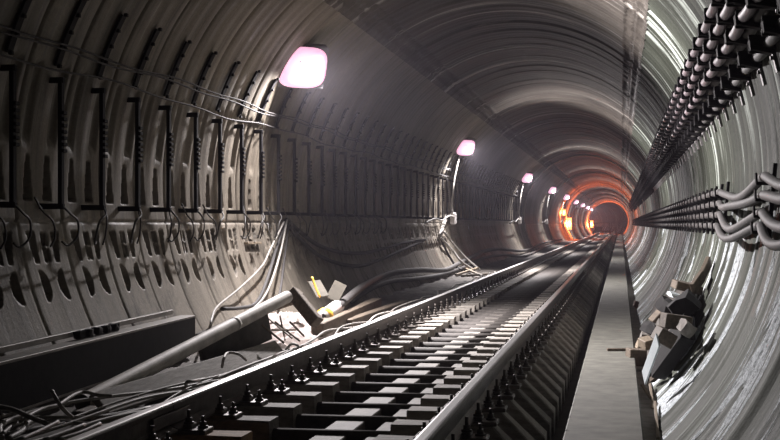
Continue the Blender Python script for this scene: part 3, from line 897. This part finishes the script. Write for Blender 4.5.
t = empty('hose_joint', a, 'white pipe joint at the near end of the thick grey hose', 'pipe joint')
b = MB(); b.tube([a, c], .085, 14, False); o = b.build('joint_sleeve', M['boxw'], t); o.location = -a
b = MB(); b.tube([a.lerp(c, .05), a.lerp(c, .2)], .10, 14, False); o = b.build('joint_clamp', M['yellow'], t); o.location = -a
# pale mess below the second lamp
for i, pts in enumerate(([(447, 215, .06), (443, 226, .06), (440, 236, .08)], [(441, 238, .10), (452, 250, .12), (462, 262, .2), (474, 270, .3)], [(444, 232, .08), (455, 246, .10), (466, 258, .18), (480, 270, .3)],
                         [(440, 236, .06), (446, 250, .06), (455, 265, .08), (462, 270, .2)])):
    cable([PW(u, v, o) for u, v, o in pts], .03 if i else .05, M['cable_pale'] if i != 3 else M['cable_dark'],
          ['pale bundle dropping from the junction box under the second lamp', 'pale cable slanting to the floor under the second lamp, upper one', 'pale cable slanting to the floor under the second lamp, rightmost', 'dark cable slanting to the floor under the second lamp'][i],
          group='cables below the second lamp', sub=6)
for i, (u, v) in enumerate((((456, 275), (478, 268)), ((464, 268), (482, 276)), ((462, 276), (488, 274)))):
    b = MB(); b.bar(P(*u, z=.52+.03*i), P(*v, z=.56), .06, .05, bev=.004)
    thing_mesh(b, 'wood_offcut', M['wood_pale'], ['pale offcut under the second lamp, leftmost', 'pale offcut under the second lamp, lying across the others', 'pale offcut under the second lamp, nearest the rail'][i], 'wood', 'offcuts under the second lamp')

# loose cables along the left rail
r8 = random.Random(8)
for i in range(8):
    x = -.93-.045*i; pts = []; y = 5.2
    while y < 21+i*1.5:
        spread = max(0.0, (9.2-y))*.075
        wob = .05*math.sin(y*1.3+i*1.9)+.03*math.sin(y*3.1+i)
        pts.append((x-spread*(i*.42)+wob*(1+spread*2), y, .545+.02*i % .05+.022*math.sin(y*2.3+i*2.2)+(.02 if i % 3 == 0 else 0))); y += .3
    cable(pts, .0085+.003*(i % 3), [M['cable_dusty'], M['cable_grey'], M['cable_pale'], M['cable_dusty']][i % 4],
          'thin pale cable in the loose bundle along the left rail', group='loose cables along the left rail', sub=4)
loops = [[(0, 416), (14, 411), (32, 418), (60, 418), (110, 417), (150, 408)],
         [(0, 422), (18, 418), (34, 420), (58, 421), (90, 424), (104, 420)],
         [(2, 438), (0, 428), (8, 421), (22, 418), (44, 418), (70, 418)],
         [(2, 434), (12, 426), (22, 421)],
         [(8, 439), (22, 431), (28, 423), (36, 420)],
         [(52, 391), (58, 402), (64, 410), (72, 417)],
         [(20, 421), (40, 410), (58, 405), (72, 396), (84, 392), (98, 395), (112, 396)],
         [(0, 407), (14, 410), (30, 417), (48, 424)],
         [(20, 440), (40, 431), (58, 422)], [(44, 440), (66, 432), (84, 425)], [(58, 440), (80, 433), (100, 424)]]
lb = ['lying nearly straight towards the plank', 'lying just below the straight one', 'curling at the lower left corner', 'short inner curl at the lower left corner', 'bent upward near the left corner',
      'hanging down from the steel channel', 'arching over towards the near end of the plank', 'running down from the left photo edge', 'leftmost of three slanting at the bottom edge', 'middle of three slanting at the bottom edge', 'rightmost of three slanting at the bottom edge']
for i, l in enumerate(loops):
    z = .56+.012*i
    pts = [P(u, v, z=z+(.16*(1-j/(len(l)-1)) if i == 5 else 0)) for j, (u, v) in enumerate(l)]
    cable(pts, .015 if i in (0, 2, 4, 7) else .012, M['cable_dusty'], 'grey cable in the lower left tangle, '+lb[i], group='tangled cables at the lower left', sub=6)
for i, l in enumerate(([(222, 367), (224, 358), (228, 353), (238, 354), (246, 360)], [(186, 387), (187, 382), (194, 381), (204, 379)], [(286, 349), (292, 344), (298, 346), (299, 352)])):
    pts = [P(u, v, z=.56+(.08 if 0 < j < len(l)-1 else 0)) for j, (u, v) in enumerate(l)]
    cable(pts, .012, M['cable_dusty'], ['cable loop standing up from the bundle by the left rail, middle one', 'small cable loop nearest the camera by the left rail', 'cable loop by the left rail next to the plaster heap'][i], group='cable loops by the left rail', sub=8)

# ------------------------------------------------------------------ right side debris heap against the wall
from mathutils import noise as mnz
def fn(x, y, z, r):
    return z
def wall_mound():
    b = MB(); n = 26; vs = []
    c = [(652, 302), (702, 274), (690, 350), (638, 388)]
    for i in range(n+1):
        for j in range(n+1):
            u, v = i/n, j/n
            px = (c[0][0]*(1-u)+c[1][0]*u)*(1-v)+(c[3][0]*(1-u)+c[2][0]*u)*v
            py = (c[0][1]*(1-u)+c[1][1]*u)*(1-v)+(c[3][1]*(1-u)+c[2][1]*u)*v
            f = max(0.0, (1-(2*u-1)**4)*(1-(2*v-1)**4))
            q = PW(px, py); o = .26*f*(.75+.5*mnz.noise(q*5.0)+.3*mnz.noise(q*13.0))-.03
            vs.append(PW(px, py, o))
    m = n+1
    b.add(vs, [[i*m+j, i*m+j+1, (i+1)*m+j+1, (i+1)*m+j] for i in range(n) for j in range(n)])
    tag(b.build('rubble_mound', M['dirt'], recalc=False), 'dark rubble under the blocks heaped against the right wall', 'rubble', None, 'stuff')
wall_mound()
def block(px, py, d, rot, off, mat, label, name='block', cat='block', seed=None):
    p = PW(px, py, off); b = MB()
    if seed is None: b.box(p, d, rot, .008)
    else: b.rock(p, d, seed, rot)
    return thing_mesh(b, name, mat, label, cat, 'debris heaped at the right wall')
block(636, 357, (.19, .24, .18), (0, .06, .2), .20, M['wood'], 'square brown block at the walkway edge, lowest of the heap')
b = MB(); b.bar(PW(658, 368, .15), PW(688, 327, .20), .24, .14, up=(-.35, -.7, .5), bev=.008)
thing_mesh(b, 'block', M['dark_board'], 'large black tarred block in the middle of the heap', 'block', 'debris heaped at the right wall')
b = MB(); b.bar(PW(644, 378, .26), PW(658, 340, .40), .15, .015, up=(-.5, -.6, .5), bev=.003)
thing_mesh(b, 'sheet', M['white_sheet'], 'pale blue-white sheet standing on the heap by the right wall', 'sheet', 'debris heaped at the right wall')
block(686, 328, (.13, .18, .12), (.2, .6, .4), .24, M['stone'], 'pale grey lump at the right top of the black block', 'stone', 'stone', 4)
block(664, 337, (.16, .2, .13), (.1, .5, .3), .34, M['wood'], 'brown block left of the black block')
block(647, 343, (.13, .16, .10), (.2, -.2, .5), .28, M['wood_pale'], 'tan broken brick just above the square brown block', 'brick', 'brick')
block(641, 346, (.10, .14, .09), (.2, .3, .2), .22, M['wood_pale'], 'small tan brick at the left edge of the heap', 'brick', 'brick')
block(646, 336, (.13, .16, .09), (.3, .2, .1), .26, M['stone'], 'grey stone at the upper left edge of the heap', 'stone', 'stone', 6)
block(655, 330, (.22, .26, .14), (.2, .4, .6), .28, M['dark_board'], 'black lump above the tan brick', 'stone', 'stone', 7)
block(658, 317, (.09, .2, .18), (.1, .75, .3), .26, M['wood'], 'tilted brown block on the left flank of the heap')
block(676, 322, (.24, .2, .13), (.0, .15, .25), .32, M['wood'], 'light brown block in the upper middle of the heap')
block(669, 307, (.22, .26, .18), (.4, .3, .6), .22, M['dark_board'], 'dark lump in the upper part of the heap, left one', 'stone', 'stone', 12)
block(685, 306, (.24, .3, .26), (.3, .8, .1), .22, M['dark_board'], 'big dark lump in the upper part of the heap, right one', 'stone', 'stone', 14)
block(674, 295, (.14, .16, .05), (.2, .2, .5), .30, M['white_sheet'], 'small white scrap near the top of the heap', 'scrap', 'scrap', 15)
block(687, 287, (.30, .22, .09), (.1, .22, .25), .20, M['wood'], 'brown timber lying on top of the heap', 'timber', 'timber')
block(663, 325, (.10, .12, .08), (.5, .3, .8), .34, M['stone'], 'small grey stone between the tilted block and the black lump', 'stone', 'stone', 18)
block(636, 304, (.10, .14, .12), (.2, .3, .2), .12, M['rust'], 'small reddish stone in the gully beyond the heap', 'stone', 'stone', 21)
a = PW(693, 289, .16); c = PW(709, 261, .07)
b = MB(); b.bar(a, a.lerp(c, .5)+Vector((.01, 0, -.01)), .12, .05, up=(1, 0, .3), bev=.005)
b.bar(a.lerp(c, .48)+Vector((.01, 0, -.01)), c, .12, .05, up=(1, 0, .2), bev=.005)
thing_mesh(b, 'plank', M['wood'], 'brown plank leaning on the right wall above the heap', 'plank')
a = P(607, 349.5, z=.267); c = P(632, 349.5, z=.267)
b = MB(); b.bar(a, c, .05, .03, bev=.004)
thing_mesh(b, 'wooden_batten', M['wood'], 'short batten lying across the walkway beside the heap', 'timber')
a = PW(652, 380, .06); c = PW(673, 362, .10)
b = MB(); b.bar(a, c, .05, .05, bev=.004)
thing_mesh(b, 'lath', M['wood'], 'thin dark stick below the black block at the foot of the wall', 'stick')
for i, (u, v, lab) in enumerate((((642, 385), (652, 400), 'thin pale lath in the gully, upper one'), ((650, 384), (653, 408), 'thin pale lath in the gully, steep one'),
                                 ((655, 402), (658, 438), 'thin pale lath in the gully along the wall foot'))):
    b = MB(); b.bar(P(*u, z=.16), P(*v, z=.11), .025, .02, bev=.003)
    thing_mesh(b, 'lath', M['wood_pale'], lab, 'lath', 'laths in the gully')

# far end: equipment on the track
p = Vector((-.1, 126, RT))
t = empty('rail_trolley', p, 'low rail trolley with loads, silhouetted at the far end of the track', 'trolley')
def part(mb, name, mat):
    o = mb.build(name, mat, t); o.location = -p; return o
b = MB(); b.box(p+Vector((0, 0, .32)), (1.7, 2.2, .12), None, .02); part(b, 'deck', M['rust'])
for sx in (-.79, .79):
    for sy in (-.7, .7):
        b = MB(); b.cyl(p+Vector((sx-.04, sy, .15)), p+Vector((sx+.04, sy, .15)), .15, 16); part(b, 'wheel', M['steel'])
b = MB(); b.box(p+Vector((-.3, 0, .56)), (.7, 1.2, .36), None, .03); part(b, 'crate', M['rust'])
b = MB(); b.bar(p+Vector((.75, -1, .38)), p+Vector((.75, -1, 1.1)), .05, .05, up=(0, 1, 0)); b.bar(p+Vector((-.6, -1, 1.1)), p+Vector((.75, -1, 1.1)), .05, .05)
b.bar(p+Vector((-.6, -1, .38)), p+Vector((-.6, -1, 1.1)), .05, .05, up=(0, 1, 0)); part(b, 'handrail', M['steel'])

# ------------------------------------------------------------------ haze in the tunnel
b = MB(); b.box((-20, 150, 1.5), (62, 330, 8)); hz = b.build('haze', M['black'])
hm = bpy.data.materials.new('tunnel haze'); hm.use_nodes = True; nt = hm.node_tree; nt.nodes.clear()
out = nt.nodes.new('ShaderNodeOutputMaterial'); vs = nt.nodes.new('ShaderNodeVolumeScatter')
vs.inputs['Color'].default_value = (.88, .82, .98, 1); vs.inputs['Density'].default_value = .0010; vs.inputs['Anisotropy'].default_value = .35
nt.links.new(vs.outputs[0], out.inputs['Volume']); hz.data.materials.clear(); hz.data.materials.append(hm)
tag(hz, 'thin purple-grey haze hanging in the tunnel', 'haze', None, 'stuff')

# ------------------------------------------------------------------ world, camera, view
w = bpy.data.worlds.new('World'); SC.world = w; w.use_nodes = True
w.node_tree.nodes['Background'].inputs[0].default_value = (.02, .02, .025, 1)
w.node_tree.nodes['Background'].inputs[1].default_value = 1.0
cd = bpy.data.cameras.new('Camera'); cam = bpy.data.objects.new('Camera', cd); COL.objects.link(cam)
cd.sensor_width = 36; cd.lens = F/780*36; cd.clip_start = .05; cd.clip_end = 600
cam.location = CAM; cam.rotation_euler = (PI/2+PITCH, 0, YAW)
SC.camera = cam
SC.view_settings.view_transform = 'Standard'; SC.view_settings.look = 'None'
SC.view_settings.gamma = 1; SC.view_settings.use_curve_mapping = False
SC.view_settings.exposure = -0.75
